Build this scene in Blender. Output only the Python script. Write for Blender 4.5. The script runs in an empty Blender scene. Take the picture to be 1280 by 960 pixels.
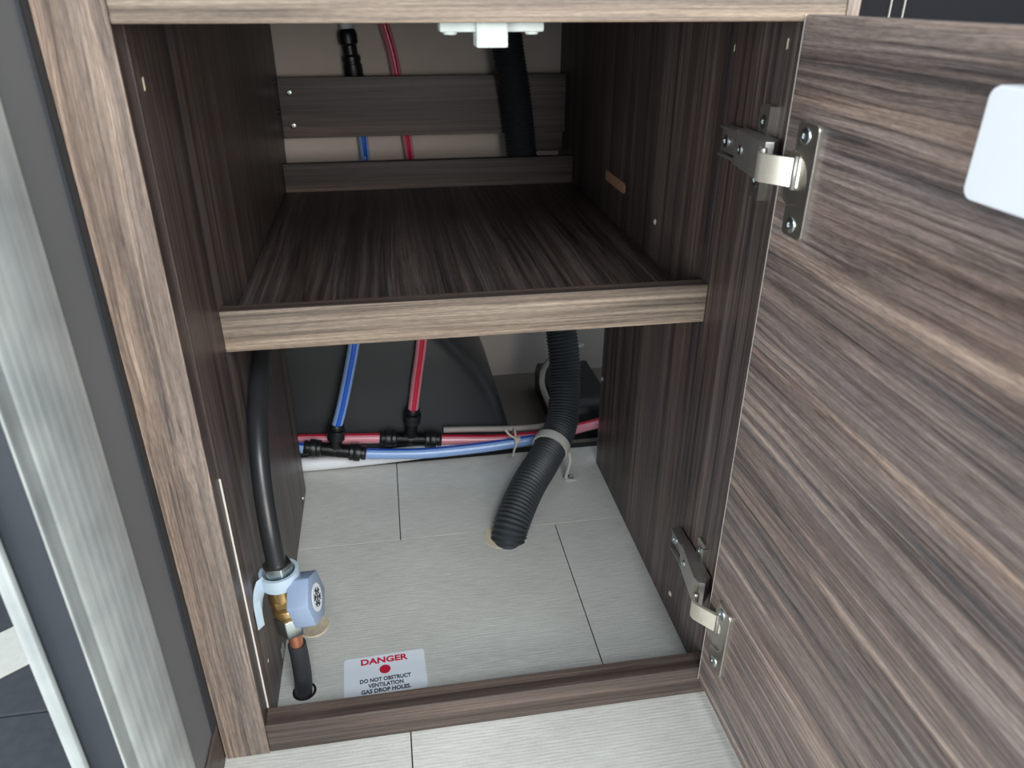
import bpy, bmesh, math, random
from mathutils import Vector, Matrix, Quaternion

random.seed(4)
scene = bpy.context.scene
COL = scene.collection
V = Vector

# ------------------------------------------------------------------ camera
cam_data = bpy.data.cameras.new('camera')
cam_data.sensor_fit = 'HORIZONTAL'
cam_data.sensor_width = 36.0
cam_data.lens = 945.06 / 1280 * 36.0
cam_data.clip_start = 0.01
cam_data.dof.use_dof = True
cam_data.dof.focus_distance = 0.74
cam_data.dof.aperture_fstop = 11.0
cam = bpy.data.objects.new('camera', cam_data)
COL.objects.link(cam)
yaw, pit, rol = -0.1643, -0.4796, -0.0021
Rm = Matrix.Rotation(yaw, 3, 'Z') @ Matrix.Rotation(pit, 3, 'X') @ Matrix.Rotation(rol, 3, 'Y')
right, fwd, up = Rm.col[0], Rm.col[1], Rm.col[2]
M4 = Matrix((right, up, -fwd)).transposed().to_4x4()
M4.translation = V((0.1361, -0.4651, 0.5906))
cam.matrix_world = M4
scene.camera = cam

# ------------------------------------------------------------------ world, lights, exposure
world = bpy.data.worlds.new('world')
scene.world = world
world.use_nodes = True
bg = world.node_tree.nodes['Background']
bg.inputs[0].default_value = (0.74, 0.88, 1.0, 1)
bg.inputs[1].default_value = 0.62

def area(name, loc, target, sx, sy, power, color):
    d = bpy.data.lights.new(name, 'AREA')
    d.shape = 'RECTANGLE'; d.size = sx; d.size_y = sy; d.energy = power; d.color = color
    o = bpy.data.objects.new(name, d); COL.objects.link(o)
    o.location = loc
    o.rotation_euler = (V(target) - V(loc)).to_track_quat('-Z', 'Y').to_euler()
    return o
# daylight through the open entry doorway on the left, and through the window behind the camera
area('doorway_daylight', (-1.25, -1.05, 0.45), (0.25, 0.0, 0.25), 1.3, 0.9, 32, (0.94, 0.97, 1.0))
area('window_daylight', (0.75, -1.8, 0.72), (0.05, 0.4, 0.45), 1.1, 0.7, 26, (1.0, 0.94, 0.88))
area('overhead_fill', (0.45, -1.30, 1.50), (0.15, 0.20, 0.2), 0.8, 0.6, 25, (0.88, 0.95, 1.0))  # unseen overhead fill, added to brighten the front floor and shelf

scene.view_settings.view_transform = 'Standard'
scene.view_settings.look = 'None'
scene.view_settings.gamma = 1.0
scene.view_settings.use_curve_mapping = False
scene.view_settings.exposure = 0.0

# ------------------------------------------------------------------ materials
def lin(c):
    c = c / 255.0
    return c / 12.92 if c <= 0.04045 else ((c + 0.055) / 1.055) ** 2.4
def rgb(r, g, b):
    return (lin(r), lin(g), lin(b), 1.0)

MATS = {}
def new_mat(name):
    m = bpy.data.materials.new(name); m.use_nodes = True
    nt = m.node_tree
    b = nt.nodes['Principled BSDF']
    MATS[name] = m
    return m, nt, b
def nd(nt, t, **kw):
    n = nt.nodes.new(t)
    for k, v in kw.items():
        setattr(n, k, v)
    return n
def plain(name, col, rough=0.5, metal=0.0, var=0.06, vscale=40.0, bump=0.0, coat=0.0, trans=0.0, spec=0.5, emis=None):
    m, nt, b = new_mat(name)
    tc = nd(nt, 'ShaderNodeTexCoord')
    n = nd(nt, 'ShaderNodeTexNoise'); n.inputs['Scale'].default_value = vscale; n.inputs['Detail'].default_value = 5
    nt.links.new(tc.outputs['Object'], n.inputs['Vector'])
    r = nd(nt, 'ShaderNodeValToRGB')
    r.color_ramp.elements[0].position = 0.3; r.color_ramp.elements[1].position = 0.7
    r.color_ramp.elements[0].color = tuple(c * (1 - var) for c in col[:3]) + (1,)
    r.color_ramp.elements[1].color = tuple(min(1, c * (1 + var)) for c in col[:3]) + (1,)
    nt.links.new(n.outputs['Fac'], r.inputs['Fac'])
    nt.links.new(r.outputs['Color'], b.inputs['Base Color'])
    b.inputs['Roughness'].default_value = rough
    b.inputs['Metallic'].default_value = metal
    b.inputs['Coat Weight'].default_value = coat
    b.inputs['Specular IOR Level'].default_value = spec
    if bump > 0:
        bp = nd(nt, 'ShaderNodeBump'); bp.inputs['Strength'].default_value = bump; bp.inputs['Distance'].default_value = 0.001
        nt.links.new(n.outputs['Fac'], bp.inputs['Height']); nt.links.new(bp.outputs['Normal'], b.inputs['Normal'])
    return m

def wood(name, axis, dark, mid, light, warm=None, rough=0.42, seed=0.0, wav=0.010, wav2=1.6, kf=1.0, spec=0.4, wbroad=0.42, lines=0.55, fleck=0.35):
    """streaky walnut laminate, grain running along axis 0/1/2 of the object"""
    m, nt, b = new_mat(name)
    L = nt.links.new
    tc = nd(nt, 'ShaderNodeTexCoord')
    mp0 = nd(nt, 'ShaderNodeMapping')
    s0 = [11.0, 11.0, 11.0]; s0[axis] = wav2
    mp0.inputs['Scale'].default_value = s0; mp0.inputs['Location'].default_value = (seed, seed * 1.7, seed * 0.6)
    L(tc.outputs['Object'], mp0.inputs['Vector'])
    wn = nd(nt, 'ShaderNodeTexNoise'); wn.inputs['Scale'].default_value = 1.0; wn.inputs['Detail'].default_value = 4
    L(mp0.outputs['Vector'], wn.inputs['Vector'])
    sub = nd(nt, 'ShaderNodeVectorMath', operation='SUBTRACT'); sub.inputs[1].default_value = (0.5, 0.5, 0.5)
    L(wn.outputs['Color'], sub.inputs[0])
    scl = nd(nt, 'ShaderNodeVectorMath', operation='SCALE'); scl.inputs['Scale'].default_value = wav * 2
    L(sub.outputs['Vector'], scl.inputs[0])
    add = nd(nt, 'ShaderNodeVectorMath', operation='ADD')
    L(tc.outputs['Object'], add.inputs[0]); L(scl.outputs['Vector'], add.inputs[1])
    def streak(across, along, detail, off, rgh=0.6):
        mp = nd(nt, 'ShaderNodeMapping')
        s = [across] * 3; s[axis] = along
        mp.inputs['Scale'].default_value = s; mp.inputs['Location'].default_value = (off + seed, off * 2 + seed, off * 3 - seed)
        L(add.outputs['Vector'], mp.inputs['Vector'])
        n = nd(nt, 'ShaderNodeTexNoise'); n.inputs['Scale'].default_value = 1.0; n.inputs['Detail'].default_value = detail
        n.inputs['Roughness'].default_value = rgh
        L(mp.outputs['Vector'], n.inputs['Vector'])
        return n.outputs['Fac']
    def math_(op, *a):
        n = nd(nt, 'ShaderNodeMath', operation=op)
        for i, x in enumerate(a):
            if isinstance(x, (int, float)): n.inputs[i].default_value = x
            else: L(x, n.inputs[i])
        return n.outputs[0]
    def ramp2(fac, p0, c0, p1, c1):
        r = nd(nt, 'ShaderNodeValToRGB'); e = r.color_ramp.elements
        e[0].position = p0; e[0].color = c0; e[1].position = p1; e[1].color = c1
        L(fac, r.inputs['Fac']); return r
    def mult(a, b_, f):
        mx = nd(nt, 'ShaderNodeMix', data_type='RGBA', blend_type='MULTIPLY'); mx.inputs['Factor'].default_value = f
        L(a, mx.inputs['A']); L(b_, mx.inputs['B']); return mx.outputs['Result']
    fine = streak(430 * kf, 5, 5, 1.3, 0.65)
    medi = streak(150 * kf, 2.0, 4, 4.1)
    broad = streak(42 * kf, 0.9, 3, 7.7)
    t = math_('ADD', math_('MULTIPLY', fine, 0.24), math_('ADD', math_('MULTIPLY', medi, 0.76 - wbroad), math_('MULTIPLY', broad, wbroad)))
    ramp = ramp2(t, 0.39, dark, 0.62, light)
    e = ramp.color_ramp.elements.new(0.50); e.color = mid
    col = ramp.outputs['Color']
    # warm and cool bands
    tint = ramp2(streak(30 * kf, 0.8, 3, 21.0), 0.38, (0.95, 0.99, 1.04, 1), 0.62, (1.06, 0.99, 0.94, 1))
    col = mult(col, tint.outputs['Color'], 1.0)
    # thin dark growth lines: ridges of a stretched noise
    g = math_('ABSOLUTE', math_('SUBTRACT', streak(75 * kf, 1.1, 2, 31.0), 0.5))
    ln = ramp2(g, 0.004, (0.45, 0.44, 0.45, 1), 0.035, (1, 1, 1, 1))
    col = mult(col, ln.outputs['Color'], lines)
    g2 = math_('ABSOLUTE', math_('SUBTRACT', streak(210 * kf, 2.5, 2, 37.0), 0.5))
    ln2 = ramp2(g2, 0.004, (0.55, 0.54, 0.55, 1), 0.05, (1, 1, 1, 1))
    col = mult(col, ln2.outputs['Color'], lines)
    # short flecks
    fl = streak(1100, 130, 2, 11.0)
    fr = ramp2(fl, 0.35, (0.6, 0.58, 0.58, 1), 0.62, (1.12, 1.12, 1.12, 1))
    col = mult(col, fr.outputs['Color'], fleck)
    L(col, b.inputs['Base Color'])
    b.inputs['Roughness'].default_value = rough
    b.inputs['Specular IOR Level'].default_value = spec
    bp = nd(nt, 'ShaderNodeBump'); bp.inputs['Strength'].default_value = 0.2; bp.inputs['Distance'].default_value = 0.0005
    L(fine, bp.inputs['Height']); L(bp.outputs['Normal'], b.inputs['Normal'])
    return m

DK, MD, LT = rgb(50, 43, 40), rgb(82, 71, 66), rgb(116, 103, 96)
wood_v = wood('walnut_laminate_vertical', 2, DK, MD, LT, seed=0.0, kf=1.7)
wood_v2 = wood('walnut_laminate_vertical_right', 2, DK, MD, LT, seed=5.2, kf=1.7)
wood_y = wood('walnut_laminate_depth', 1, DK, MD, LT, seed=2.0, wav=0.012, kf=1.2, lines=0.75)
wood_x = wood('walnut_laminate_across', 0, DK, MD, LT, seed=3.0, wav=0.006)
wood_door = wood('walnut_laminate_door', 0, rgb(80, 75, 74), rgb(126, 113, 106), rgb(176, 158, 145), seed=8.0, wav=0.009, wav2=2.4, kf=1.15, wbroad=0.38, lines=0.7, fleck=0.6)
wood_stile = wood('walnut_front_lit_stile', 2, rgb(92, 84, 80), rgb(144, 129, 117), rgb(186, 168, 152), seed=6.0, wav=0.008, wav2=4, kf=1.3, fleck=0.5)  # lighter walnut copy, frontal light on the stiles put into the colour
wood_lip = wood('walnut_front_lit_across', 0, rgb(84, 75, 68), rgb(134, 121, 107), rgb(174, 159, 141), seed=9.0, wav=0.004, wbroad=0.3, fleck=0.5)  # lighter walnut copy, frontal light on lip and top rail put into colour
wood_rail = wood('walnut_rail_across', 0, rgb(56, 50, 47), rgb(86, 76, 71), rgb(116, 104, 97), seed=12.0, wav=0.004)

def vinyl():
    m, nt, b = new_mat('vinyl_floor_tile'); L = nt.links.new
    tc = nd(nt, 'ShaderNodeTexCoord')
    def ns(sc, det=4):
        mp = nd(nt, 'ShaderNodeMapping'); mp.inputs['Scale'].default_value = sc
        L(tc.outputs['Object'], mp.inputs['Vector'])
        n = nd(nt, 'ShaderNodeTexNoise'); n.inputs['Scale'].default_value = 1; n.inputs['Detail'].default_value = det
        L(mp.outputs['Vector'], n.inputs['Vector']); return n.outputs['Fac']
    weave = ns((50, 420, 420), 3); cloth = ns((700, 160, 200), 2); cloud = ns((9, 14, 9), 5)
    def ma(op, a, c):
        n = nd(nt, 'ShaderNodeMath', operation=op)
        for i, x in enumerate((a, c)):
            if isinstance(x, (int, float)): n.inputs[i].default_value = x
            else: L(x, n.inputs[i])
        return n.outputs[0]
    wv = nd(nt, 'ShaderNodeTexWave', bands_direction='Y'); wv.inputs['Scale'].default_value = 95; wv.inputs['Distortion'].default_value = 1.6
    wv.inputs['Detail'].default_value = 3; wv.inputs['Detail Scale'].default_value = 2.0
    L(tc.outputs['Object'], wv.inputs['Vector'])
    rib = wv.outputs['Fac']
    t = ma('ADD', ma('MULTIPLY', ma('ADD', ma('MULTIPLY', weave, 0.85), ma('MULTIPLY', rib, 0.15)), 0.5), ma('ADD', ma('MULTIPLY', cloth, 0.18), ma('MULTIPLY', cloud, 0.32)))
    r = nd(nt, 'ShaderNodeValToRGB'); cr = r.color_ramp
    cr.elements[0].position = 0.33; cr.elements[0].color = rgb(190, 189, 182)
    cr.elements[1].position = 0.66; cr.elements[1].color = rgb(221, 221, 214)
    L(t, r.inputs['Fac']); L(r.outputs['Color'], b.inputs['Base Color'])
    b.inputs['Roughness'].default_value = 0.5
    bp = nd(nt, 'ShaderNodeBump'); bp.inputs['Strength'].default_value = 0.35; bp.inputs['Distance'].default_value = 0.0006
    L(ma('ADD', weave, ma('MULTIPLY', rib, 0.25)), bp.inputs['Height']); L(bp.outputs['Normal'], b.inputs['Normal'])
    return m
m_vinyl = vinyl()

def brushed():
    m, nt, b = new_mat('anodised_aluminium'); L = nt.links.new
    tc = nd(nt, 'ShaderNodeTexCoord')
    mp = nd(nt, 'ShaderNodeMapping'); mp.inputs['Scale'].default_value = (220, 220, 3); L(tc.outputs['Object'], mp.inputs['Vector'])
    n = nd(nt, 'ShaderNodeTexNoise'); n.inputs['Scale'].default_value = 1; n.inputs['Detail'].default_value = 4; L(mp.outputs['Vector'], n.inputs['Vector'])
    n2 = nd(nt, 'ShaderNodeTexNoise'); n2.inputs['Scale'].default_value = 25; n2.inputs['Detail'].default_value = 6; L(tc.outputs['Object'], n2.inputs['Vector'])
    mx = nd(nt, 'ShaderNodeMath', operation='ADD'); L(n.outputs['Fac'], mx.inputs[0]); L(n2.outputs['Fac'], mx.inputs[1])
    r = nd(nt, 'ShaderNodeValToRGB'); r.color_ramp.elements[0].position = 0.35; r.color_ramp.elements[1].position = 0.65
    r.color_ramp.elements[0].color = rgb(160, 166, 166); r.color_ramp.elements[1].color = rgb(200, 206, 203)
    h = nd(nt, 'ShaderNodeMath', operation='MULTIPLY'); h.inputs[1].default_value = 0.5; L(mx.outputs[0], h.inputs[0])
    L(h.outputs[0], r.inputs['Fac']); L(r.outputs['Color'], b.inputs['Base Color'])
    b.inputs['Metallic'].default_value = 0.3; b.inputs['Roughness'].default_value = 0.4
    return m
m_alu = brushed()

m_cream = plain('cream_wall_panel', rgb(206, 194, 184), 0.7, var=0.03)
m_grey = plain('charcoal_wall_panel', rgb(104, 106, 108), 0.5, var=0.05, vscale=6)
m_gasket = plain('black_gasket_rubber', rgb(34, 39, 45), 0.5, var=0.1)
m_rebate = plain('shaded_aluminium_tone', rgb(52, 57, 63), 0.45, var=0.05)  # aluminium darkened in colour for the shade on the rebate face
m_base = plain('dark_subfloor', rgb(52, 50, 48), 0.8)
m_outer = plain('sun_patch_tone', rgb(226, 224, 214), 0.9, var=0.05, vscale=90, bump=0.2)  # pale tone standing in for sunlight on the ground
m_slab = plain('dark_paving', rgb(70, 74, 78), 0.85, var=0.12, vscale=60, bump=0.3)
m_board = plain('bare_grey_board', rgb(120, 112, 104), 0.85, var=0.08, vscale=30)
m_arch = plain('black_moulded_plastic', rgb(52, 56, 58), 0.4, var=0.05, vscale=12)
m_black = plain('black_plastic', rgb(24, 26, 28), 0.36, var=0.08)
m_hose = plain('black_ribbed_plastic', rgb(48, 54, 58), 0.5, var=0.06)
m_pipebk = plain('black_pipe_coating', rgb(38, 40, 42), 0.3, var=0.06)
m_steel = plain('nickel_plated_steel', rgb(210, 205, 194), 0.28, metal=0.95, var=0.04, vscale=60)
m_steel_d = plain('dull_nickel_steel', rgb(178, 173, 166), 0.38, metal=0.85, var=0.06, vscale=60)
m_bright = plain('nickel_arm_sky_lit', rgb(222, 216, 200), 0.35, metal=0.7, var=0.05, vscale=150)  # paler copy of the steel, sky reflection on the arm put into colour
m_zinc = plain('zinc_screw', rgb(196, 206, 206), 0.3, metal=1.0, var=0.08, vscale=200)
m_white = plain('white_plastic', rgb(232, 236, 240), 0.4, var=0.01)
m_mint = plain('pale_mint_plastic', rgb(222, 234, 230), 0.45, var=0.05, vscale=120)
m_offwhite = plain('offwhite_clip_plastic', rgb(190, 188, 180), 0.5, var=0.03)
m_ivory = plain('ivory_nylon', rgb(214, 206, 194), 0.5, var=0.03)
m_greyc = plain('light_grey_cable', rgb(168, 162, 154), 0.5, var=0.03)
m_blue = plain('translucent_blue_pipe', rgb(146, 180, 232), 0.22, var=0.03)
m_blue_s = plain('blue_stripe', rgb(38, 96, 206), 0.25, var=0.03)
m_red = plain('translucent_pink_pipe', rgb(222, 146, 160), 0.22, var=0.03)
m_red_s = plain('red_stripe', rgb(204, 34, 66), 0.25, var=0.03)
m_knob = plain('blue_grey_knob_plastic', rgb(146, 164, 190), 0.35, var=0.02)
m_clipblue = plain('pale_blue_clip_plastic', rgb(182, 200, 212), 0.3, var=0.04)
m_brass = plain('brass', rgb(214, 178, 120), 0.28, metal=0.9, var=0.1)
m_copper = plain('copper', rgb(216, 146, 112), 0.35, metal=0.75, var=0.1)
m_sleeve = plain('black_heat_sleeve', rgb(44, 48, 52), 0.55, var=0.08)
m_label = plain('label_vinyl', rgb(238, 243, 250), 0.35, var=0.01)
m_redink = plain('red_ink', rgb(206, 36, 66), 0.5, var=0.02)
m_ink = plain('black_ink', rgb(34, 36, 52), 0.5, var=0.02)
m_raw = plain('raw_chipboard', rgb(190, 146, 112), 0.9, var=0.15, vscale=300, bump=0.3)
m_rawlt = plain('pale_cut_edge', rgb(214, 200, 174), 0.9, var=0.1, vscale=200)
m_edgewhite = plain('white_panel_edge', rgb(214, 208, 200), 0.7, var=0.06)
m_dot = plain('ivory_screw_cap', rgb(196, 184, 172), 0.5)
m_dim = plain('dark_hole', rgb(12, 12, 12), 0.8)
m_appl = plain('dark_blue_black_panel', rgb(16, 18, 24), 0.6, var=0.05, spec=0.2)

# ------------------------------------------------------------------ helpers
def tag(o, label=None, cat=None, group=None, kind=None):
    if label: o['label'] = label
    if cat: o['category'] = cat
    if group: o['group'] = group
    if kind: o['kind'] = kind
    return o
def link(name, me, mat, parent=None):
    o = bpy.data.objects.new(name, me)
    COL.objects.link(o)
    if mat: me.materials.append(mat)
    if parent is not None:
        o.parent = parent
        o.matrix_parent_inverse = WM(parent).inverted()
    return o
def WM(o):
    m = o.matrix_basis.copy()
    if o.parent:
        m = WM(o.parent) @ o.matrix_parent_inverse @ m
    return m
def empty(name, loc, rz=0.0):
    o = bpy.data.objects.new(name, None); COL.objects.link(o)
    o.empty_display_size = 0.02
    o.location = loc; o.rotation_euler = (0, 0, rz)
    return o
def smooth_by_angle(me, ang=40):
    for p in me.polygons: p.use_smooth = True
    me.set_sharp_from_angle(angle=math.radians(ang))
def from_bm(name, bm, mat, parent=None, smooth=True, xf=None):
    if xf is not None: bmesh.ops.transform(bm, matrix=xf, verts=bm.verts[:])
    bmesh.ops.recalc_face_normals(bm, faces=bm.faces[:])
    me = bpy.data.meshes.new(name); bm.to_mesh(me); bm.free()
    if smooth: smooth_by_angle(me)
    return link(name, me, mat, parent)
def box_bm(lo, hi, bev=0.0, seg=2, bm=None):
    b2 = bmesh.new()
    bmesh.ops.create_cube(b2, size=1.0)
    c = [(lo[i] + hi[i]) / 2 for i in range(3)]; s = [abs(hi[i] - lo[i]) for i in range(3)]
    for v in b2.verts: v.co = V((c[0] + v.co.x * s[0], c[1] + v.co.y * s[1], c[2] + v.co.z * s[2]))
    if bev > 0:
        bmesh.ops.bevel(b2, geom=b2.edges[:], offset=min(bev, min(s) * 0.45), segments=seg, profile=0.5, affect='EDGES')
    if bm is None: return b2
    me = bpy.data.meshes.new('t'); b2.to_mesh(me); b2.free(); bm.from_mesh(me); bpy.data.meshes.remove(me)
    return bm
def box(name, lo, hi, mat, parent=None, bev=0.0006, xf=None):
    return from_bm(name, box_bm(lo, hi, bev), mat, parent, smooth=False, xf=xf)
def prism_bm(pts, z0, z1, bev=0.0, seg=2):
    """polygon pts (x,y) extruded z0..z1"""
    bm = bmesh.new()
    vs = [bm.verts.new((x, y, z0)) for x, y in pts]
    f = bm.faces.new(vs)
    r = bmesh.ops.extrude_face_region(bm, geom=[f])
    top = [e for e in r['geom'] if isinstance(e, bmesh.types.BMVert)]
    for v in top: v.co.z = z1
    bmesh.ops.recalc_face_normals(bm, faces=bm.faces[:])
    if bev > 0:
        es = [e for e in bm.edges if len({round(v.co.z, 6) for v in e.verts}) == 1 and abs(e.verts[0].co.z - z1) < 1e-6]
        bmesh.ops.bevel(bm, geom=es, offset=bev, segments=seg, profile=0.5, affect='EDGES')
    return bm
def rrect(x0, y0, x1, y1, r, n=6):
    pts = []
    for cx, cy, a0 in ((x1 - r, y1 - r, 0), (x0 + r, y1 - r, 90), (x0 + r, y0 + r, 180), (x1 - r, y0 + r, 270)):
        for k in range(n + 1):
            a = math.radians(a0 + 90 * k / n); pts.append((cx + r * math.cos(a), cy + r * math.sin(a)))
    return pts
def frame_from(z, xhint=(1, 0, 0)):
    z = V(z).normalized(); x = V(xhint); x = (x - z * x.dot(z))
    if x.length < 1e-4: x = V((0, 1, 0)) - z * z.y
    x.normalize(); y = z.cross(x)
    return Matrix((x, y, z)).transposed().to_4x4()
def at(loc, z=(0, 0, 1), xh=(1, 0, 0)):
    m = frame_from(z, xh); m.translation = V(loc); return m
def lathe_bm(prof, segs=24, bm=None):
    """prof: list of (r, z) about z"""
    bm = bm or bmesh.new()
    rings = []
    for r, z in prof:
        if r < 1e-6: rings.append([bm.verts.new((0, 0, z))])
        else: rings.append([bm.verts.new((r * math.cos(2 * math.pi * k / segs), r * math.sin(2 * math.pi * k / segs), z)) for k in range(segs)])
    for a, b in zip(rings, rings[1:]):
        if len(a) == 1 and len(b) == 1: continue
        for k in range(segs):
            k2 = (k + 1) % segs
            if len(a) == 1: bm.faces.new((a[0], b[k2], b[k]))
            elif len(b) == 1: bm.faces.new((a[k], a[k2], b[0]))
            else: bm.faces.new((a[k], a[k2], b[k2], b[k]))
    return bm
def lathe(name, prof, mat, parent=None, xf=None, segs=24):
    return from_bm(name, lathe_bm(prof, segs), mat, parent, xf=xf)
def smooth_path(pts, n=12):
    P = [V(p) for p in pts]
    P = [P[0] * 2 - P[1]] + P + [P[-1] * 2 - P[-2]]
    out = []
    for i in range(1, len(P) - 2):
        p0, p1, p2, p3 = P[i - 1:i + 3]
        for k in range(n):
            t = k / n
            out.append(0.5 * ((2 * p1) + (p2 - p0) * t + (2 * p0 - 5 * p1 + 4 * p2 - p3) * t * t + (3 * p1 - p0 - 3 * p2 + p3) * t ** 3))
    out.append(P[-2])
    return out
def resample(pts, step):
    d = [0.0]
    for a, b in zip(pts, pts[1:]): d.append(d[-1] + (b - a).length)
    n = max(2, int(d[-1] / step)); out = []; j = 0
    for k in range(n + 1):
        s = d[-1] * k / n
        while j < len(d) - 2 and d[j + 1] < s: j += 1
        t = (s - d[j]) / max(1e-9, d[j + 1] - d[j]); out.append(pts[j].lerp(pts[j + 1], min(1, max(0, t))))
    return out, d[-1]
def sweep(name, pts, rad, mat, parent=None, segs=16, a0=0.0, a1=360.0, up=(0, 0, 1), caps=True):
    """tube along points; rad a number or function(i); arc a0..a1 measured from 'up' about the path"""
    full = abs(a1 - a0) >= 359.9
    bm = bmesh.new(); rings = []
    N = len(pts); u = V(up); prev = None
    for i, p in enumerate(pts):
        t = (pts[min(N - 1, i + 1)] - pts[max(0, i - 1)]).normalized()
        if prev is None:
            x = u - t * u.dot(t)
            if x.length < 1e-3: x = V((1, 0, 0)) - t * t.x
            x.normalize()
        else:
            x = prev - t * prev.dot(t); x.normalize()
        prev = x; y = t.cross(x)
        r = rad(i) if callable(rad) else rad
        cnt = segs if full else segs + 1
        ring = []
        for k in range(cnt):
            a = math.radians(a0 + (a1 - a0) * k / segs)
            ring.append(bm.verts.new(p + (x * math.cos(a) + y * math.sin(a)) * r))
        rings.append(ring)
    for a, b in zip(rings, rings[1:]):
        m = len(a)
        for k in range(m if full else m - 1):
            k2 = (k + 1) % m
            bm.faces.new((a[k], a[k2], b[k2], b[k]))
    if full and caps:
        bm.faces.new(rings[0][::-1]); bm.faces.new(rings[-1])
    return from_bm(name, bm, mat, parent)
def pipe(name, pts, r, mat, parent=None, step=0.006, segs=16):
    q, _ = resample(smooth_path(pts), step)
    return sweep(name, q, r, mat, parent, segs)
def screw_bm(r, h=0.0014):
    bm = lathe_bm([(0, -0.002), (r * 0.7, -0.002), (r, 0), (r * 0.96, h * 0.5), (r * 0.6, h), (r * 0.34, h), (r * 0.24, h * 0.25), (0, h * 0.2)], 16)
    return bm
def screw(name, loc, normal, r, parent, mat=None):
    o = from_bm(name, screw_bm(r), mat or m_zinc, parent, xf=at(loc, normal))
    return o

# ------------------------------------------------------------------ the setting
W = 0.40
# floor: subfloor slab with separate vinyl tiles laid in running bond
floor = box('floor', (-0.0385, -0.80, -0.030), (0.90, 0.46, -0.0035), m_base, bev=0)
tag(floor, 'pale grey woven-look vinyl tile floor inside and in front of the cabinet', kind='structure')
GAP = 0.0006
def tile(x0, x1, y0, y1):
    return box('floor_tile', (x0 + GAP, y0 + 1.6 * GAP, -0.0035), (x1 - GAP, y1 - 1.6 * GAP, 0.0), m_vinyl, floor, bev=0.0001)
rows = [(-0.819, -0.546, -0.069), (-0.546, -0.273, 0.122), (-0.273, 0.010, 0.122), (0.010, 0.273, 0.313), (0.273, 0.443, 0.122)]
for y0, y1, xs in rows:
    x = xs - 0.382 * 3
    while x < 0.9:
        a, b_ = max(x, -0.0385), min(x + 0.382, 0.9)
        if b_ - a > 0.01: tile(a, b_, max(y0, -0.8), y1)
        x += 0.382
# bare board behind the tiled area, up to the caravan's outer wall
bb = box('trim_1', (-0.0385, 0.461, -0.030), (0.90, 0.70, -0.004), m_board, bev=0)
tag(bb, 'bare grey floor board behind the tiled area, at the foot of the back wall', kind='structure')
wall_back = box('wall_back', (-0.10, 0.70, -0.10), (0.90, 0.73, 0.80), m_cream, bev=0)
tag(wall_back, 'cream outer wall panel at the back of the cabinet', kind='structure')
wall_left = box('wall_left', (-0.085, -0.060, -0.03), (-0.0390, 0.70, 0.90), m_grey, bev=0)
tag(wall_left, 'dark grey wall panel between the door frame and the cabinet', kind='structure')
bs = box('baseboard_left', (-0.0389, -0.060, 0.0), (-0.0370, -0.0008, 0.0455), wood_y, bev=0.0006)
tag(bs, 'dark walnut skirting strip at the foot of the grey wall', kind='structure')
# black gasket strip in the corner beside the cabinet
gp = [(-0.0389, -0.0107), (-0.0372, -0.0105), (-0.0366, -0.0085), (-0.0366, -0.0062), (-0.0372, -0.0050), (-0.0368, -0.0032), (-0.0366, -0.0010), (-0.0389, -0.0006)]
gs = from_bm('trim_2', prism_bm(gp, 0.047, 0.90), m_gasket)
tag(gs, 'black rubber gasket strip running down beside the cabinet stile', kind='structure')
# aluminium entry door frame
door_frame = empty('door_1', (-0.05, -0.10, 0.0)); tag(door_frame, 'brushed aluminium frame of the open entry door on the left', kind='structure')
def zprism(name, pts, z0, z1, mat, parent, bev=0.0):
    return from_bm(name, prism_bm(pts, z0, z1, bev), mat, parent)
zprism('frame_face', [(-0.0600, -0.0602), (-0.0410, -0.0602), (-0.0375, -0.0606), (-0.0362, -0.0620), (-0.0358, -0.0645), (-0.0364, -0.1290), (-0.0372, -0.1302), (-0.0600, -0.1302)], -0.03, 0.90, m_alu, door_frame)
zprism('frame_step', [(-0.0600, -0.1303), (-0.0388, -0.1303), (-0.0384, -0.1310), (-0.0384, -0.1435), (-0.0392, -0.1440), (-0.0600, -0.1440)], -0.03, 0.90, m_alu, door_frame)
zprism('frame_rebate', [(-0.0600, -0.1441), (-0.0394, -0.1441), (-0.0394, -0.1450), (-0.0556, -0.1450), (-0.0556, -0.1470), (-0.0600, -0.1470)], -0.03, 0.90, m_rebate, door_frame)
zprism('frame_lip', [(-0.0600, -0.1471), (-0.0560, -0.1471), (-0.0555, -0.1476), (-0.0555, -0.1500), (-0.0560, -0.1508), (-0.0625, -0.1508), (-0.0632, -0.1490), (-0.0632, -0.1471)], -0.03, 0.90, m_alu, door_frame)
# ground outside the doorway
ground = box('ground', (-3.5, -3.0, -0.40), (-0.09, 3.0, -0.335), m_slab, bev=0)
tag(ground, 'dark paving outside the open doorway', kind='structure')
for (x0, x1, y0, y1) in ((-1.0, -0.12, -0.25, 0.353), (-1.0, -0.12, 0.3555, 0.95)):
    box('paving_slab', (x0, y0, -0.335), (x1, y1, -0.300), m_slab, ground, bev=0.002)
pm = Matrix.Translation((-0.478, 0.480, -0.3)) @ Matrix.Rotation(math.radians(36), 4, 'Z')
pst = box('sun_patch', (-0.30, -0.050, 0.0003), (0.20, 0.047, 0.0040), m_outer, ground, bev=0.001, xf=pm)  # sunlit patch of the paving, its light painted as a thin pale slab

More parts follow.
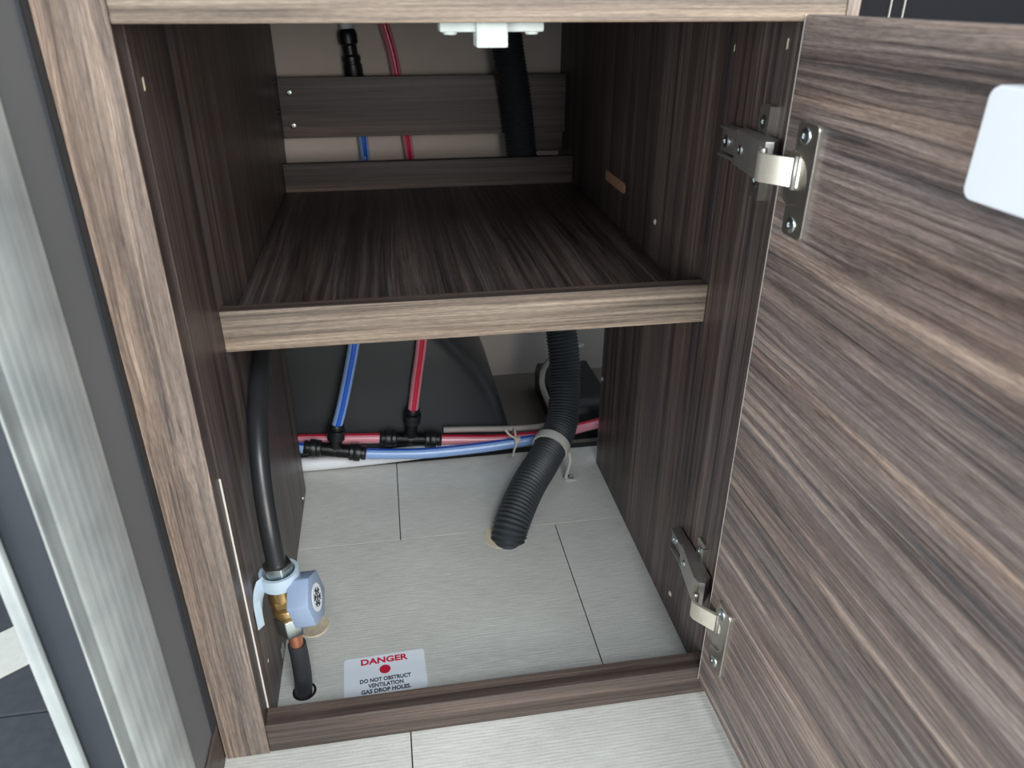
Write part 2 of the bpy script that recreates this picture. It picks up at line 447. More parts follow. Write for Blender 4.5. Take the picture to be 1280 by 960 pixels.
# ------------------------------------------------------------------ the cabinet
cab = empty('cabinet', (0.2, 0.3, 0.0))
tag(cab, 'dark walnut laminate floor cabinet with open door, shelf and pipework inside', 'cabinet')
def panel_bm(poly, x0, x1):
    """polygon in (y,z) extruded along x"""
    bm = prism_bm(poly, 0, x1 - x0)
    m = Matrix(((0, 0, 1, x0), (1, 0, 0, 0), (0, 1, 0, 0), (0, 0, 0, 1)))
    bmesh.ops.transform(bm, matrix=m, verts=bm.verts[:])
    return bm
D1 = 0.394
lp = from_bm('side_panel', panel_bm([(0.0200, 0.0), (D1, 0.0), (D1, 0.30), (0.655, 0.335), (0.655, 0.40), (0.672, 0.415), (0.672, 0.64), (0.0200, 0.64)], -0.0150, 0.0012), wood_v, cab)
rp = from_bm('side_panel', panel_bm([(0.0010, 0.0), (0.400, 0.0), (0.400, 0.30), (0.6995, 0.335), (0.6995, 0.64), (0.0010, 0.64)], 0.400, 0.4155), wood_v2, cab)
box('panel_edge', (0.0002, 0.0190, 0.034), (0.0016, 0.0199, 0.275), m_edgewhite, lp, bev=0.0002)
st = box('stile', (-0.0366, 0.0010, 0.0), (0.0, 0.0198, 0.64), wood_v, cab, bev=0.0003)
box('stile_lit_face', (-0.0366, 0.0, 0.0), (0.0, 0.0009, 0.64), wood_stile, st, bev=0.0002)  # thin added layer carrying the painted front light; sides stay dark
box('stile', (0.4160, 0.0, 0.0), (0.4245, 0.0198, 0.64), wood_stile, cab, bev=0.0008)
tr = box('top_rail', (0.0002, 0.0, 0.5747), (0.4158, 0.0198, 0.64), wood_lip, cab, bev=0.0012)
box('bottom_rail', (0.0002, 0.0006, 0.0005), (0.3998, 0.0198, 0.0333), wood_rail, cab, bev=0.0007)
box('top_panel', (-0.0366, 0.0, 0.641), (0.4245, 0.70, 0.656), wood_y, cab, bev=0.0005)
br = box('back_rail', (0.0014, 0.660, 0.408), (0.3998, 0.672, 0.4865), wood_x, cab, bev=0.0005)
box('corner_block', (0.3400, 0.6725, 0.3790), (0.3998, 0.6840, 0.4100), wood_x, cab, bev=0.0005)
# shelf with a lip at front and rear
sh = box('shelf', (0.0016, 0.1224, 0.3362), (0.3996, 0.6000, 0.3474), wood_y, cab, bev=0.0004)
box('shelf_front_lip', (0.0014, 0.1092, 0.3356), (0.3998, 0.1222, 0.3697), wood_x, sh, bev=0.0006)
box('shelf_lip_lit_face', (0.0014, 0.1084, 0.3356), (0.3998, 0.1091, 0.3695), wood_lip, sh, bev=0.0002)  # thin added layer with front light in its colour; lip top stays dark
box('shelf_rear_lip', (0.0016, 0.6002, 0.3362), (0.3996, 0.6120, 0.3844), wood_x, sh, bev=0.0006)
# screws
for x, z in ((0.0155, 0.4675), (0.0160, 0.4245)):
    screw('screw', (x, 0.6600, z), (0, -1, 0), 0.0042, br, m_zinc)
for y, z, m_ in ((0.106, 0.012, m_zinc), ):
    screw('screw', (0.0012, y, z), (1, 0, 0), 0.0080, lp, m_)
screw('screw', (0.0012, 0.360, 0.013), (1, 0, 0), 0.003, lp)
screw('screw', (0.400, 0.104, 0.028), (-1, 0, 0), 0.003, rp, m_dot)
screw('screw', (0.400, 0.395, 0.135), (-1, 0, 0), 0.003, rp, m_dot)
screw('screw', (0.400, 0.250, 0.385), (-1, 0, 0), 0.003, rp, m_dot)
for y, z in ((0.640, 0.483), (0.640, 0.446)):
    screw('screw_cap', (0.0012, y, z), (1, 0, 0), 0.004, lp, m_black)
# chips showing pale wood
def chip(parent, loc, normal, l, w, tilt=0):
    bm = prism_bm([(-w / 2, -l / 2), (w / 2, -l / 2 + 0.0006), (w / 2, l / 2), (-w / 3, l / 2 - 0.0006)], -0.0002, 0.0003)
    return from_bm('chip', bm, m_rawlt, parent, xf=at(loc, normal, (0, 1, tilt)))
chip(lp, (0.0012, 0.0347, 0.5421), (1, 0, 0), 0.0075, 0.0022, 0)
chip(rp, (0.400, 0.0354, 0.5604), (-1, 0, 0), 0.0070, 0.0018, 0)
chip(rp, (0.400, 0.115, 0.553), (-1, 0, 0), 0.0050, 0.0010, 0)
chip(lp, (0.0012, 0.048, 0.060), (1, 0, 0), 0.0030, 0.0016, 0)
# slot cut in the right panel
sl = prism_bm(rrect(-0.040, -0.006, 0.040, 0.006, 0.0055), -0.001, 0.0006)
from_bm('cable_slot', sl, m_raw, rp, xf=at((0.400, 0.394, 0.3935), (-1, 0, 0), (0, 1, 0)))
# latch striker under the top rail
ls = box('latch_striker', (0.1945, 0.0150, 0.5608), (0.2130, 0.0330, 0.5746), m_mint, tr, bev=0.001)
bmx = bmesh.new()
box_bm((0.1735, 0.0200, 0.5690), (0.2355, 0.0360, 0.5746), 0.0012, bm=bmx)
for xx in (0.180, 0.229):
    me_ = bpy.data.meshes.new('t'); b2 = lathe_bm([(0, 0), (0.0035, 0), (0.0042, 0.0008), (0.0042, 0.004)], 14); bmesh.ops.transform(b2, matrix=Matrix.Translation((xx, 0.026, 0.5675)), verts=b2.verts[:]); b2.to_mesh(me_); b2.free(); bmx.from_mesh(me_); bpy.data.meshes.remove(me_)
from_bm('striker_flange', bmx, m_mint, tr)

# door, hinged on the right and open toward the camera (its own frame: x along the door, y outward)
RZ = math.radians(-88.925)
DX = Matrix.Translation((0.38915, -0.001, 0)) @ Matrix.Rotation(RZ, 4, 'Z')
dbm = box_bm((0.0, 0.0, 0.0215), (0.392, 0.0160, 0.5785), 0.0012)
dme = bpy.data.meshes.new('door'); bmesh.ops.recalc_face_normals(dbm, faces=dbm.faces[:]); dbm.to_mesh(dme); dbm.free()
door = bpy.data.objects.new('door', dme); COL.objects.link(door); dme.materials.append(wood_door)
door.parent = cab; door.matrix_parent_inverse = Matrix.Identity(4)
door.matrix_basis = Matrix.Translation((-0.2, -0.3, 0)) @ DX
def on_door(name, bm, mat, parent):
    o = from_bm(name, bm, mat, parent, xf=DX)
    w = o.modifiers.new('weighted_normal', 'WEIGHTED_NORMAL'); w.keep_sharp = True
    return o
# prisms lying on the door face: (x,z) outline, raised toward -y
def door_prism(pts, h0, h1, bev=0.0):
    bm = prism_bm(pts, h0, h1, bev)
    bmesh.ops.transform(bm, matrix=Matrix(((1, 0, 0, 0), (0, 0, -1, 0), (0, 1, 0, 0), (0, 0, 0, 1))), verts=bm.verts[:])
    return bm
on_door('door_latch', door_prism(rrect(0.1700, 0.5108, 0.235, 0.5575, 0.0055), -0.0002, 0.0100, 0.0018), m_white, door)
on_door('edge_band', door_prism([(-0.0004, 0.0215), (0.0001, 0.0215), (0.0001, 0.5785), (-0.0004, 0.5785)], -0.0158, -0.0002), m_edgewhite, door)

def hinge(zc, px, dz):
    """concealed cup hinge: arm base on the side panel, cup and plate on the door"""
    zb = zc + dz
    bm = bmesh.new()
    box_bm((0.3915, 0.030, zb - 0.0085), (0.3992, 0.100, zb + 0.0085), 0.0018, bm=bm)
    for s in (1, -1):
        box_bm((0.3880, 0.034, zb + s * 0.0100 - 0.0008), (0.3985, 0.097, zb + s * 0.0100 + 0.0008), 0.0005, bm=bm)
    body = from_bm('hinge', bm, m_steel_d, cab)
    # cover over the front half, ending in the dark knuckle
    cv = prism_bm([(0.3985, 0.076), (0.3890, 0.070), (0.3850, 0.040), (0.3830, 0.024), (0.3850, 0.016), (0.3900, 0.014), (0.3985, 0.022)], zb - 0.0125, zb + 0.0125, 0.0012)
    from_bm('hinge_cover', cv, m_steel_d, body)
    for s in (1, -1):
        z1, z2 = sorted((zb + s * 0.009, zb + s * 0.0320))
        from_bm('mounting_wing', panel_bm(rrect(0.0380, z1, 0.0560, z2, 0.004), 0.3980, 0.4000), m_steel, body)
        from_bm('wing_flange', panel_bm(rrect(0.0350, z1, 0.0385, z2, 0.0012), 0.3945, 0.4000), m_steel, body)
        screw('screw', (0.3980, 0.0480, zb + s * 0.0200), (-1, 0, 0), 0.0050, body)
    screw('screw', (0.3915, 0.0910, zb), (-1, 0, 0), 0.0048, body)
    screw('screw', (0.3870, 0.0560, zb), (-1, 0.1, 0), 0.0036, body)
    # arm: wide bent strip from the knuckle into the cup
    path = [V((0.3925, 0.034, 0)), V((0.3830, 0.017, 0)), V((0.3752, 0.0030, 0)), V((0.3740, -0.0005, 0)), V((0.3745, -0.0040, 0)), V((0.3830, -0.0150, 0)), V((0.3900, -0.0240, 0)), V((0.3960, -0.0270, 0))]
    t = 0.0014; pl = []; pr = []
    for i, p in enumerate(path):
        d = (path[min(i + 1, len(path) - 1)] - path[max(i - 1, 0)]).normalized(); nrm = V((-d.y, d.x, 0))
        pl.append((p.x + nrm.x * t, p.y + nrm.y * t)); pr.append((p.x - nrm.x * t, p.y - nrm.y * t))
    from_bm('hinge_arm', prism_bm(pl + pr[::-1], zb - 0.0088, zb + 0.0088), m_bright, body)
    for yy, xx in ((0.0060, 0.3790), (-0.0215, 0.3885)):
        bm = lathe_bm([(0, -0.0105), (0.0020, -0.0105), (0.0026, -0.0098), (0.0026, 0.0098), (0.0020, 0.0105), (0, 0.0105)], 12)
        from_bm('hinge_pin', bm, m_steel_d, body, xf=Matrix.Translation((xx, yy, zb)))
    # cup sunk in the door
    cup = lathe_bm([(0.0176, 0.0), (0.0180, 0.0010), (0.0172, 0.0018), (0.0162, 0.0014), (0.0148, 0.0004), (0.0, 0.0003)], 32)
    bmesh.ops.transform(cup, matrix=Matrix.Translation((px - 0.0075, 0, zc)) @ Matrix.Rotation(math.radians(90), 4, 'X'), verts=cup.verts[:])
    on_door('hinge_cup', cup, m_steel, body)
    # plate with two ears
    pts = rrect(px - 0.0125, zc + 0.0120, px + 0.0130, zc + 0.0350, 0.0045)
    n = []
    out = [(px + 0.0130, zc - 0.0305), (px + 0.0130, zc + 0.0305)]
    R_ = 0.0045
    def arc(cx, cz, a0, a1, r=R_, k=6):
        return [(cx + r * math.cos(math.radians(a0 + (a1 - a0) * i / k)), cz + r * math.sin(math.radians(a0 + (a1 - a0) * i / k))) for i in range(k + 1)]
    xr, xl = px + 0.0130, px - 0.0110
    out = arc(xr - R_, zc + 0.035 - R_, 0, 90) + arc(xl + R_, zc + 0.035 - R_, 90, 180) + [(xl, zc + 0.0165)]
    out += [(px - 0.0075 + 0.0155 * math.cos(math.radians(a)), zc + 0.0155 * math.sin(math.radians(a))) for a in (70, 50, 30, 10, -10, -30, -50, -70)]
    out += [(xl, zc - 0.0165)] + arc(xl + R_, zc - 0.035 + R_, 180, 270) + arc(xr - R_, zc - 0.035 + R_, 270, 360)
    on_door('hinge_plate', door_prism(out, 0.0, 0.0030, 0.0012), m_steel, body)
    for s in (1, -1):
        bm = screw_bm(0.0052)
        bmesh.ops.transform(bm, matrix=Matrix.Translation((px - 0.0005, -0.0030, zc + s * 0.0270)) @ Matrix.Rotation(math.radians(90), 4, 'X'), verts=bm.verts[:])
        on_door('screw', bm, m_zinc, body)
    return body
hinge(0.4865, 0.0285, 0.0038)
hinge(0.1010, 0.0275, 0.0100)

# dark panel beyond the door
dp_ = box('dark_panel', (0.4260, 0.012, 0.0), (0.86, 0.05, 0.85), m_appl, bev=0.002)
for xs_ in (0.4513, 0.4605):
    box('pale_strip', (xs_ - 0.0005, 0.0108, 0.30), (xs_ + 0.0005, 0.0119, 0.85), m_greyc, dp_, bev=0.0001)
tag(dp_, 'dark blue-black panel seen just above the open cabinet door', 'panel')

# ------------------------------------------------------------------ wheel arch and back-of-cabinet things
def wheel_arch():
    cx, cz, R0 = -0.05, -0.05, 0.345
    prof = [(R0, 0.699), (R0, 0.480), (R0 - 0.003, 0.466), (R0 - 0.009, 0.455), (R0 - 0.020, 0.449), (R0 - 0.045, 0.4475), (0.0, 0.447)]
    bm = bmesh.new(); rings = []
    a0, a1, n = math.asin(0.047 / R0), math.pi * 0.60, 40
    for r, y in prof:
        rings.append([bm.verts.new((cx + r * math.cos(a0 + (a1 - a0) * k / n), y, max(-0.0035, cz + r * math.sin(a0 + (a1 - a0) * k / n)))) for k in range(n + 1)])
    for a, b_ in zip(rings, rings[1:]):
        for k in range(n):
            try: bm.faces.new((a[k], a[k + 1], b_[k + 1], b_[k]))
            except ValueError: pass
    bmesh.ops.remove_doubles(bm, verts=bm.verts[:], dist=1e-5)
    return from_bm('wheel_arch', bm, m_arch)
wa = wheel_arch(); tag(wa, 'black moulded plastic wheel arch with rounded edge behind the pipes', 'wheel arch')
# pale strip on the floor along the foot of the arch
ss = pipe('seal_strip', [(-0.030, 0.4395, 0.0130), (0.06, 0.4390, 0.0140), (0.13, 0.4385, 0.0165), (0.20, 0.4400, 0.0200), (0.25, 0.441, 0.021)], 0.0100, m_white)
tag(ss, 'white tube lying along the floor under the pipe tees', 'tube')
# black box behind the hose
bx = from_bm('black_housing', panel_bm([(0.470, -0.004), (0.640, -0.004), (0.640, 0.030), (0.625, 0.050), (0.492, 0.056), (0.478, 0.051), (0.470, 0.038)], 0.358, 0.440), m_black)
tag(bx, 'black plastic housing on the floor behind the ribbed hose', 'housing')

# hoses and pipes
def hose():
    pts = [(0.2490, 0.2480, -0.030), (0.2555, 0.2630, 0.008), (0.2830, 0.3070, 0.0330), (0.3140, 0.3520, 0.0440), (0.3470, 0.4000, 0.0640), (0.3610, 0.4400, 0.1080), (0.3620, 0.4700, 0.1600), (0.358, 0.500, 0.205), (0.3500, 0.550, 0.250), (0.3440, 0.6100, 0.285), (0.3370, 0.6360, 0.330), (0.3320, 0.6365, 0.380), (0.3240, 0.6365, 0.450), (0.3110, 0.6365, 0.530), (0.305, 0.6365, 0.600), (0.303, 0.6365, 0.640)]
    step = 0.0012
    q, L_ = resample(smooth_path(pts, 20), step)
    def rad(i):
        s = i * step
        return 0.0212 + 0.0011 * math.cos(2 * math.pi * s / 0.0048)
    return sweep('drain_hose', q, rad, m_hose, None, 28)
hs = hose(); tag(hs, 'thick black ribbed drain hose curving down into the floor', 'hose')
# hose clip
hc = empty('hose_clip', (0.345, 0.372, 0.0)); tag(hc, 'off-white plastic clip strapping the black hose to the floor', 'clip')
ax = V((0.0330, 0.0480, 0.0180)).normalized()
cc = V((0.3285, 0.3730, 0.0515))
bm = lathe_bm([(0.0226, -0.0060), (0.0250, -0.0060), (0.0256, 0.0), (0.0250, 0.0060), (0.0226, 0.0060)], 36)
from_bm('strap', bm, m_offwhite, hc, xf=at(cc, ax))
pth = smooth_path([(0.3500, 0.3590, 0.0480), (0.3520, 0.3600, 0.0340), (0.3500, 0.3620, 0.0180), (0.3480, 0.3640, 0.0060), (0.3500, 0.3650, 0.0010)], 6)
sweep('strap_tail', pth, 0.0026, m_offwhite, hc, 10)
box('foot', (0.3460, 0.3600, 0.0), (0.3620, 0.3740, 0.0022), m_offwhite, hc, bev=0.0008)
screw('screw', (0.3550, 0.3670, 0.0022), (0, -0.3, 1), 0.0045, hc)
# cut edge where the hose passes through the floor
bm = lathe_bm([(0.016, 0.0002), (0.0238, 0.0002), (0.0240, 0.0), (0.0238, -0.003)], 32)
from_bm('cut_edge', bm, m_rawlt, floor, xf=Matrix.Translation((0.2462, 0.2600, 0.0005)))

PR = 0.0072
def striped(name, pts, mat, smat, label, group, up, cat='water pipe', r=PR, a=(-32, 32)):
    q, _ = resample(smooth_path(pts), 0.006)
    o = sweep(name, q, r, mat, None, 18)
    sweep('stripe', q, r * 1.015, smat, o, 6, a[0], a[1], up)
    tag(o, label, cat, group)
    return o
striped('water_pipe', [(0.078, 0.4175, 0.0365), (0.115, 0.4170, 0.0325), (0.160, 0.4170, 0.0290), (0.210, 0.4180, 0.0285), (0.255, 0.4185, 0.0300), (0.300, 0.4190, 0.0330), (0.340, 0.420, 0.036)], m_blue, m_blue_s, 'blue plastic water pipe running level from the left tee', 'water pipes', (0, 0.2, 1))
striped('water_pipe', [(-0.040, 0.421, 0.0560), (-0.010, 0.4195, 0.0535), (0.010, 0.4185, 0.0510)], m_blue, m_blue_s, 'short blue pipe end left of the lower black tee', 'water pipes', (0, 0, 1))
striped('water_pipe', [(0.0480, 0.4200, 0.0780), (0.0608, 0.4215, 0.1180), (0.0810, 0.4250, 0.1930), (0.0880, 0.4320, 0.230), (0.0905, 0.4400, 0.278), (0.096, 0.520, 0.305), (0.1070, 0.6600, 0.320), (0.1085, 0.6880, 0.3700), (0.1085, 0.6880, 0.3900), (0.1060, 0.6880, 0.440), (0.1035, 0.6880, 0.492)], m_blue, m_blue_s, 'blue plastic water pipe rising from the left tee behind the shelf', 'water pipes', (0.10, -1, 0), a=(-24, 24))
striped('water_pipe', [(-0.040, 0.4400, 0.0560), (0.030, 0.4390, 0.0510), (0.070, 0.4390, 0.0480), (0.108, 0.4390, 0.0450)], m_red, m_red_s, 'short pink-red water pipe entering the right tee from the left', 'water pipes', (0, 0.1, 1))
striped('water_pipe', [(0.180, 0.4380, 0.0360), (0.215, 0.4370, 0.0330), (0.260, 0.4330, 0.0310), (0.300, 0.4290, 0.0330), (0.345, 0.427, 0.0360), (0.385, 0.4330, 0.0390), (0.430, 0.4450, 0.0400)], m_red, m_red_s, 'long pink-red water pipe running right behind the hose', 'water pipes', (0, 0.1, 1))
striped('water_pipe', [(0.1490, 0.4370, 0.0820), (0.1560, 0.4370, 0.1250), (0.1665, 0.4370, 0.1860), (0.1700, 0.4400, 0.230), (0.1710, 0.4500, 0.278), (0.1725, 0.530, 0.305), (0.1745, 0.6600, 0.320), (0.1740, 0.6880, 0.3650), (0.1730, 0.6880, 0.3800), (0.1690, 0.6880, 0.4200), (0.1600, 0.6880, 0.5020), (0.1490, 0.6880, 0.5520), (0.130, 0.688, 0.632)], m_red, m_red_s, 'pink-red water pipe rising from the right tee behind the shelf', 'water pipes', (0.05, -1, 0), a=(-24, 24))

COLLAR = [(0.0, 0.0), (0.0088, 0.0), (0.0096, 0.0012), (0.0096, 0.0052), (0.0086, 0.0058), (0.0086, 0.0070), (0.0118, 0.0076), (0.0122, 0.0100), (0.0122, 0.0150), (0.0116, 0.0162), (0.0110, 0.0166), (0.0116, 0.0172), (0.0116, 0.0215), (0.0100, 0.0230), (0.0092, 0.0230), (0.0092, 0.040), (0, 0.040)]
def tee(a, b_, c, label):
    a, b_, c = V(a), V(b_), V(c)
    mid = (a + b_) / 2
    root = empty('tee_fitting', mid); tag(root, label, 'pipe fitting', 'black push-fit tees')
    d = (b_ - a).normalized()
    L_ = (b_ - a).length
    lathe('tee_body', [(0, 0), (0.0092, 0), (0.0092, L_ - 0.03), (0, L_ - 0.03)], m_black, root, at(a + d * 0.015, d), 22)
    lathe('collar', COLLAR, m_black, root, at(a, d), 22)
    lathe('collar', COLLAR, m_black, root, at(b_, -d), 22)
    e = (mid - c); Lc = e.length; e.normalize()
    prof = [p for p in COLLAR if p[1] < 0.024] + [(0.0086, 0.024), (0.0080, Lc), (0, Lc)]
    lathe('branch', prof, m_black, root, at(c, e), 22)
    for s in (0.25, -0.25):
        bm = box_bm((-0.0012, -0.002, 0), (0.0012, 0.002, 0.0105), 0.0004)
        from_bm('rib', bm, m_black, root, xf=at(mid + d * s * 0.03, (0, -0.5, 0.86), d))
    return root
tee((0.0030, 0.4195, 0.0530), (0.0830, 0.4170, 0.0370), (0.0490, 0.4195, 0.0840), 'black plastic tee fitting on the blue water pipe')
tee((0.1020, 0.4390, 0.0455), (0.1860, 0.4380, 0.0360), (0.1495, 0.4370, 0.0890), 'black plastic tee fitting on the red water pipe')
# straight connector high on the back wall
pc = empty('pipe_connector', (0.1005, 0.687, 0.49)); tag(pc, 'black straight pipe connector with white collar high on the back wall', 'pipe fitting')
a_, b2_ = V((0.1040, 0.6860, 0.482)), V((0.0985, 0.6860, 0.545))
d_ = (b2_ - a_).normalized()
lathe('connector_body', [(0, 0), (0.0125, 0.0), (0.0130, 0.002), (0.0130, 0.018), (0.0118, 0.019), (0.0118, 0.022), (0.0130, 0.023), (0.0128, 0.028), (0.0100, 0.031), (0.0100, 0.042), (0.0128, 0.045), (0.0132, 0.055), (0.0120, 0.060), (0.0105, 0.062), (0, 0.062)], m_black, pc, at(a_, d_), 24)
lathe('white_collar', [(0, 0), (0.0085, 0), (0.0090, 0.002), (0.0090, 0.012), (0.0075, 0.012), (0.0075, 0.08), (0, 0.08)], m_white, pc, at(b2_, d_), 20)

# grey cable tied to the pipes
cb = pipe('cable', [(0.415, 0.560, 0.108), (0.370, 0.520, 0.115), (0.345, 0.500, 0.108), (0.338, 0.488, 0.085), (0.345, 0.468, 0.062), (0.350, 0.455, 0.048), (0.335, 0.446, 0.040), (0.305, 0.439, 0.0425), (0.270, 0.4395, 0.0440), (0.225, 0.4415, 0.0465), (0.19, 0.4420, 0.0485)], 0.0042, m_greyc, segs=12)
tag(cb, 'light grey cable looping down to the red water pipe', 'cable')
ct = empty('cable_tie', (0.288, 0.428, 0.034)); tag(ct, 'ivory cable tie binding the cable to the red and blue pipes', 'cable tie')
loop = [(0.2880, 0.4290 + 0.0115 * math.cos(a) * 1.25, 0.0335 + 0.0125 * math.sin(a)) for a in [i * math.pi / 5 for i in range(11)]]
sweep('tie_band', [V(p) for p in smooth_path(loop, 4)], 0.0016, m_ivory, ct, 8)
box('tie_head', (0.2850, 0.4085, 0.0360), (0.2935, 0.4150, 0.0445), m_ivory, ct, bev=0.0012)
sweep('tie_tail', smooth_path([(0.290, 0.4110, 0.040), (0.284, 0.405, 0.030), (0.282, 0.404, 0.020)], 4), 0.0015, m_ivory, ct, 8)
sweep('tie_tail', smooth_path([(0.289, 0.4110, 0.042), (0.278, 0.408, 0.052), (0.272, 0.410, 0.060)], 4), 0.0015, m_ivory, ct, 8)

# ------------------------------------------------------------------ gas line and valve
gpipe = pipe('gas_pipe', [(0.0120, 0.260, 0.325), (0.0115, 0.225, 0.3080), (0.0110, 0.190, 0.290), (0.0115, 0.140, 0.270), (0.0130, 0.1080, 0.2450), (0.0150, 0.0860, 0.2150), (0.0175, 0.0720, 0.1850), (0.0195, 0.0650, 0.1600), (0.0200, 0.0640, 0.1480)], 0.0083, m_pipebk, segs=18)
tag(gpipe, 'black coated gas pipe bending down the left panel to the valve', 'gas pipe')
gv = empty('gas_valve', (0.0235, 0.061, 0.0)); tag(gv, 'brass gas shut-off valve with hexagonal blue-grey snowflake knob', 'gas valve')
ax0, ax1 = V((0.0200, 0.0640, 0.1560)), V((0.0262, 0.0600, 0.0540))
dv = (ax1 - ax0).normalized()
def hexnut(r, h, ch=0.0012):
    n = 6
    bm = bmesh.new()
    vs = [bm.verts.new((r * math.cos(math.pi * k / 3), r * math.sin(math.pi * k / 3), 0)) for k in range(n)]
    f = bm.faces.new(vs); r_ = bmesh.ops.extrude_face_region(bm, geom=[f])
    for v in [e for e in r_['geom'] if isinstance(e, bmesh.types.BMVert)]: v.co.z = h
    bmesh.ops.recalc_face_normals(bm, faces=bm.faces[:])
    bmesh.ops.bevel(bm, geom=bm.edges[:], offset=ch, segments=2, profile=0.5, affect='EDGES')
    return bm
from_bm('union_nut', hexnut(0.0130, 0.0150), m_zinc, gv, xf=at(ax0 + dv * 0.000, dv, (0.6, 0.8, 0)))
lathe('valve_body', [(0, 0), (0.0095, 0), (0.0110, 0.004), (0.0125, 0.010), (0.0138, 0.016), (0.0138, 0.024), (0.0120, 0.030), (0.0132, 0.032), (0.0132, 0.037), (0.0110, 0.040), (0, 0.040)], m_brass, gv, at(ax0 + dv * 0.0155, dv), 24)
from_bm('union_nut', hexnut(0.0140, 0.0190), m_zinc, gv, xf=at(ax0 + dv * 0.0560, dv, (0.9, 0.3, 0)))
lathe('copper_stub', [(0, 0), (0.0062, 0), (0.0060, 0.040), (0, 0.040)], m_copper, gv, at(ax0 + dv * 0.0700, dv), 18)
# pale blue clip around the neck, with an ear to the panel
bm = lathe_bm([(0.0140, 0.0), (0.0168, 0.0), (0.0172, 0.006), (0.0168, 0.0125), (0.0140, 0.0125), (0.0136, 0.006), (0.0140, 0.0)], 32)
clip = from_bm('pipe_clip', bm, m_clipblue, gv, xf=at(ax0 + dv * 0.0080, dv))
ear = smooth_path([(0.0060, 0.0520, 0.1420), (0.0040, 0.0450, 0.1370), (0.0035, 0.0390, 0.1290), (0.0040, 0.0360, 0.1180)], 6)
bm = bmesh.new(); L1 = []
for i, p in enumerate(ear):
    w = 0.0075
    L1.append([bm.verts.new(p + V((0.0, 0.0, w)) + V((0.0025, 0.004, 0))), bm.verts.new(p - V((0, 0, w)) + V((0.0025, 0.004, 0))), bm.verts.new(p - V((0, 0, w)) - V((0.0020, 0.002, 0))), bm.verts.new(p + V((0, 0, w)) - V((0.0020, 0.002, 0)))])
for a, b_ in zip(L1, L1[1:]):
    for k in range(4): bm.faces.new((a[k], a[(k + 1) % 4], b_[(k + 1) % 4], b_[k]))
bm.faces.new(L1[0][::-1]); bm.faces.new(L1[-1])
from_bm('clip_ear', bm, m_clipblue, clip)
# knob
kn = V((0.9761, -0.1400, 0.1660)).normalized()
kc = V((0.0506, 0.0524, 0.1236)); kx = (0.0004, 0.0192, 0.0137)
k0 = kc - kn * 0.034
lathe('knob_stem', [(0, 0), (0.0085, 0), (0.0085, 0.016), (0, 0.016)], m_brass, gv, at(k0, kn), 18)
knob = from_bm('knob', hexnut(0.0243, 0.0190, 0.0014), m_knob, gv, xf=at(kc - kn * 0.0190, kn, kx))
fc = kc
lathe('badge', [(0, 0), (0.0122, 0), (0.0122, 0.0004), (0, 0.0004)], m_white, knob, at(fc, kn), 28)
bm = bmesh.new()
for k in range(6):
    a = math.pi * k / 3
    def bar(p, q, w=0.00042):
        d = (V(q) - V(p)).normalized(); n_ = V((-d.y, d.x)) * w
        vs = [bm.verts.new((x.x, x.y, 0)) for x in (V(p) + n_, V(p) - n_, V(q) - n_, V(q) + n_)]
        bm.faces.new(vs)
    c_, s_ = math.cos(a), math.sin(a)
    rot = lambda x, y: V((x * c_ - y * s_, x * s_ + y * c_))
    bar(rot(0.0006, 0), rot(0.0085, 0))
    for s in (1, -1):
        bar(rot(0.0035, 0), rot(0.0055, s * 0.0024)); bar(rot(0.0058, 0), rot(0.0080, s * 0.0026))
ex = bmesh.ops.extrude_face_region(bm, geom=bm.faces[:])
for v in [e for e in ex['geom'] if isinstance(e, bmesh.types.BMVert)]: v.co.z = 0.0003
from_bm('snowflake', bm, m_ink, knob, xf=at(fc + kn * 0.0005, kn, (0, 0.12, 1)), smooth=False)
# black sleeve dropping into the floor
sl_ = pipe('pipe_sleeve', [tuple(ax0 + dv * 0.092), (0.0262, 0.0600, 0.0450), (0.0258, 0.0600, 0.0200), (0.0236, 0.0612, -0.0020), (0.0230, 0.0615, -0.012)], 0.0082, m_sleeve, gv, step=0.004)
bm = lathe_bm([(0.0088, 0.0008), (0.0105, 0.0008), (0.0112, 0.0), (0.0088, 0.0)], 24)
from_bm('floor_hole', bm, m_dim, floor, xf=Matrix.Translation((0.0245, 0.0625, 0.0001)))
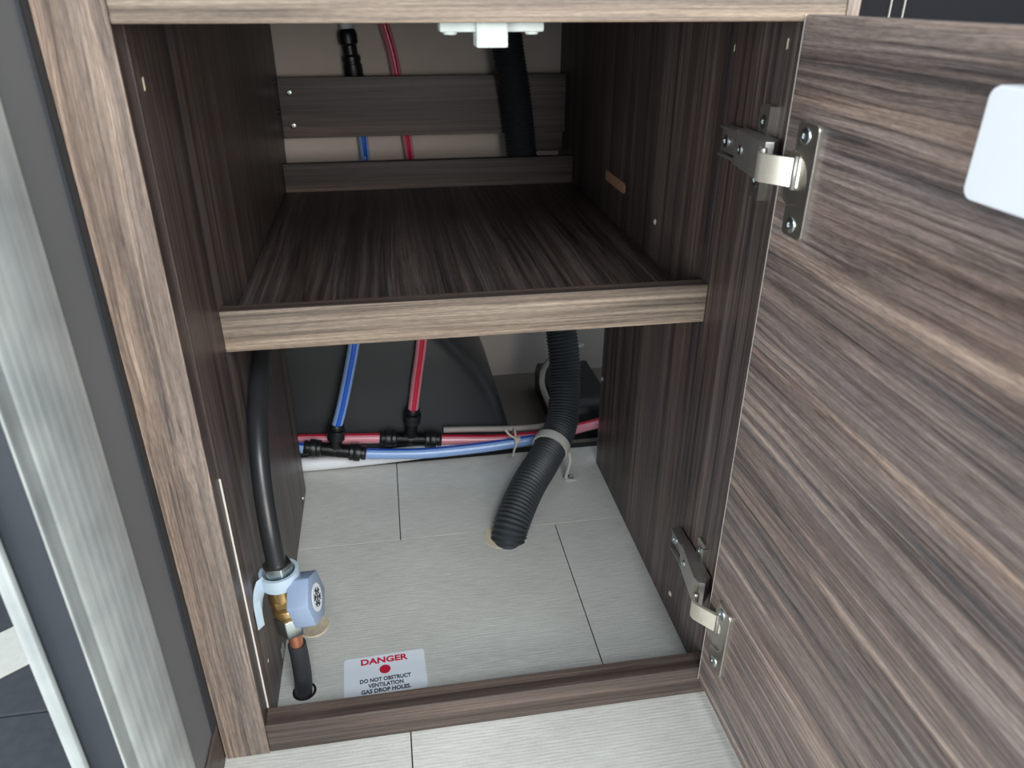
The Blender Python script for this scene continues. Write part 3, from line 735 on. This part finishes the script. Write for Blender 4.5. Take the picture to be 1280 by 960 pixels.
# gas drop hole beside the panel
dh = lathe_bm([(0, 0.0003), (0.0118, 0.0003), (0.0140, 0.0010), (0.0155, 0.0010), (0.0160, 0.0)], 32)
from_bm('gas_drop_hole', dh, m_rawlt, floor, xf=Matrix.Translation((0.0275, 0.1460, 0.0001)))

# ------------------------------------------------------------------ warning label
lab_m = Matrix.Translation((0.1005, 0.0720, 0.0002)) @ Matrix.Rotation(math.radians(1.9), 4, 'Z')
lab = from_bm('warning_label', prism_bm(rrect(-0.0395, -0.0245, 0.0395, 0.0235, 0.0035), 0, 0.0004), m_label, None, xf=lab_m)
tag(lab, 'white DANGER warning sticker on the cabinet floor beside the rail', 'label')
def text(name, s, x, y, size, width, mat, bold=0.0):
    cu = bpy.data.curves.new('t', 'FONT'); cu.body = s; cu.align_x = 'CENTER'; cu.align_y = 'CENTER'; cu.size = size; cu.offset = bold * size
    cu.extrude = 0.0001; cu.resolution_u = 3
    o = bpy.data.objects.new('t', cu); COL.objects.link(o)
    bpy.context.view_layer.update()
    dg = bpy.context.evaluated_depsgraph_get()
    me = bpy.data.meshes.new_from_object(o.evaluated_get(dg))
    bpy.data.objects.remove(o)
    xs = [v.co.x for v in me.vertices]; k = width / (max(xs) - min(xs)); c = (max(xs) + min(xs)) / 2
    ys = [v.co.y for v in me.vertices]; cy_ = (max(ys) + min(ys)) / 2
    me.materials.clear()
    me.transform(lab_m @ Matrix.Translation((x, y, 0.0005)) @ Matrix.Diagonal((k, 1, 1, 1)) @ Matrix.Translation((-c, -cy_, 0)))
    me.name = name
    return link(name, me, mat, lab)
text('lettering', 'DANGER', 0.0, 0.0165, 0.0100, 0.046, m_redink, 0.034)
text('lettering', 'DO NOT OBSTRUCT', 0.0, -0.0070, 0.0064, 0.0490, m_ink, 0.030)
text('lettering', 'VENTILATION', 0.0, -0.0135, 0.0064, 0.0335, m_ink, 0.030)
text('lettering', 'GAS DROP HOLES.', 0.0, -0.0200, 0.0064, 0.0470, m_ink, 0.030)
lathe('red_dot', [(0, 0), (0.0054, 0), (0.0054, 0.0002), (0, 0.0002)], m_redink, lab, lab_m @ Matrix.Translation((0, 0.0045, 0.0004)), 28)
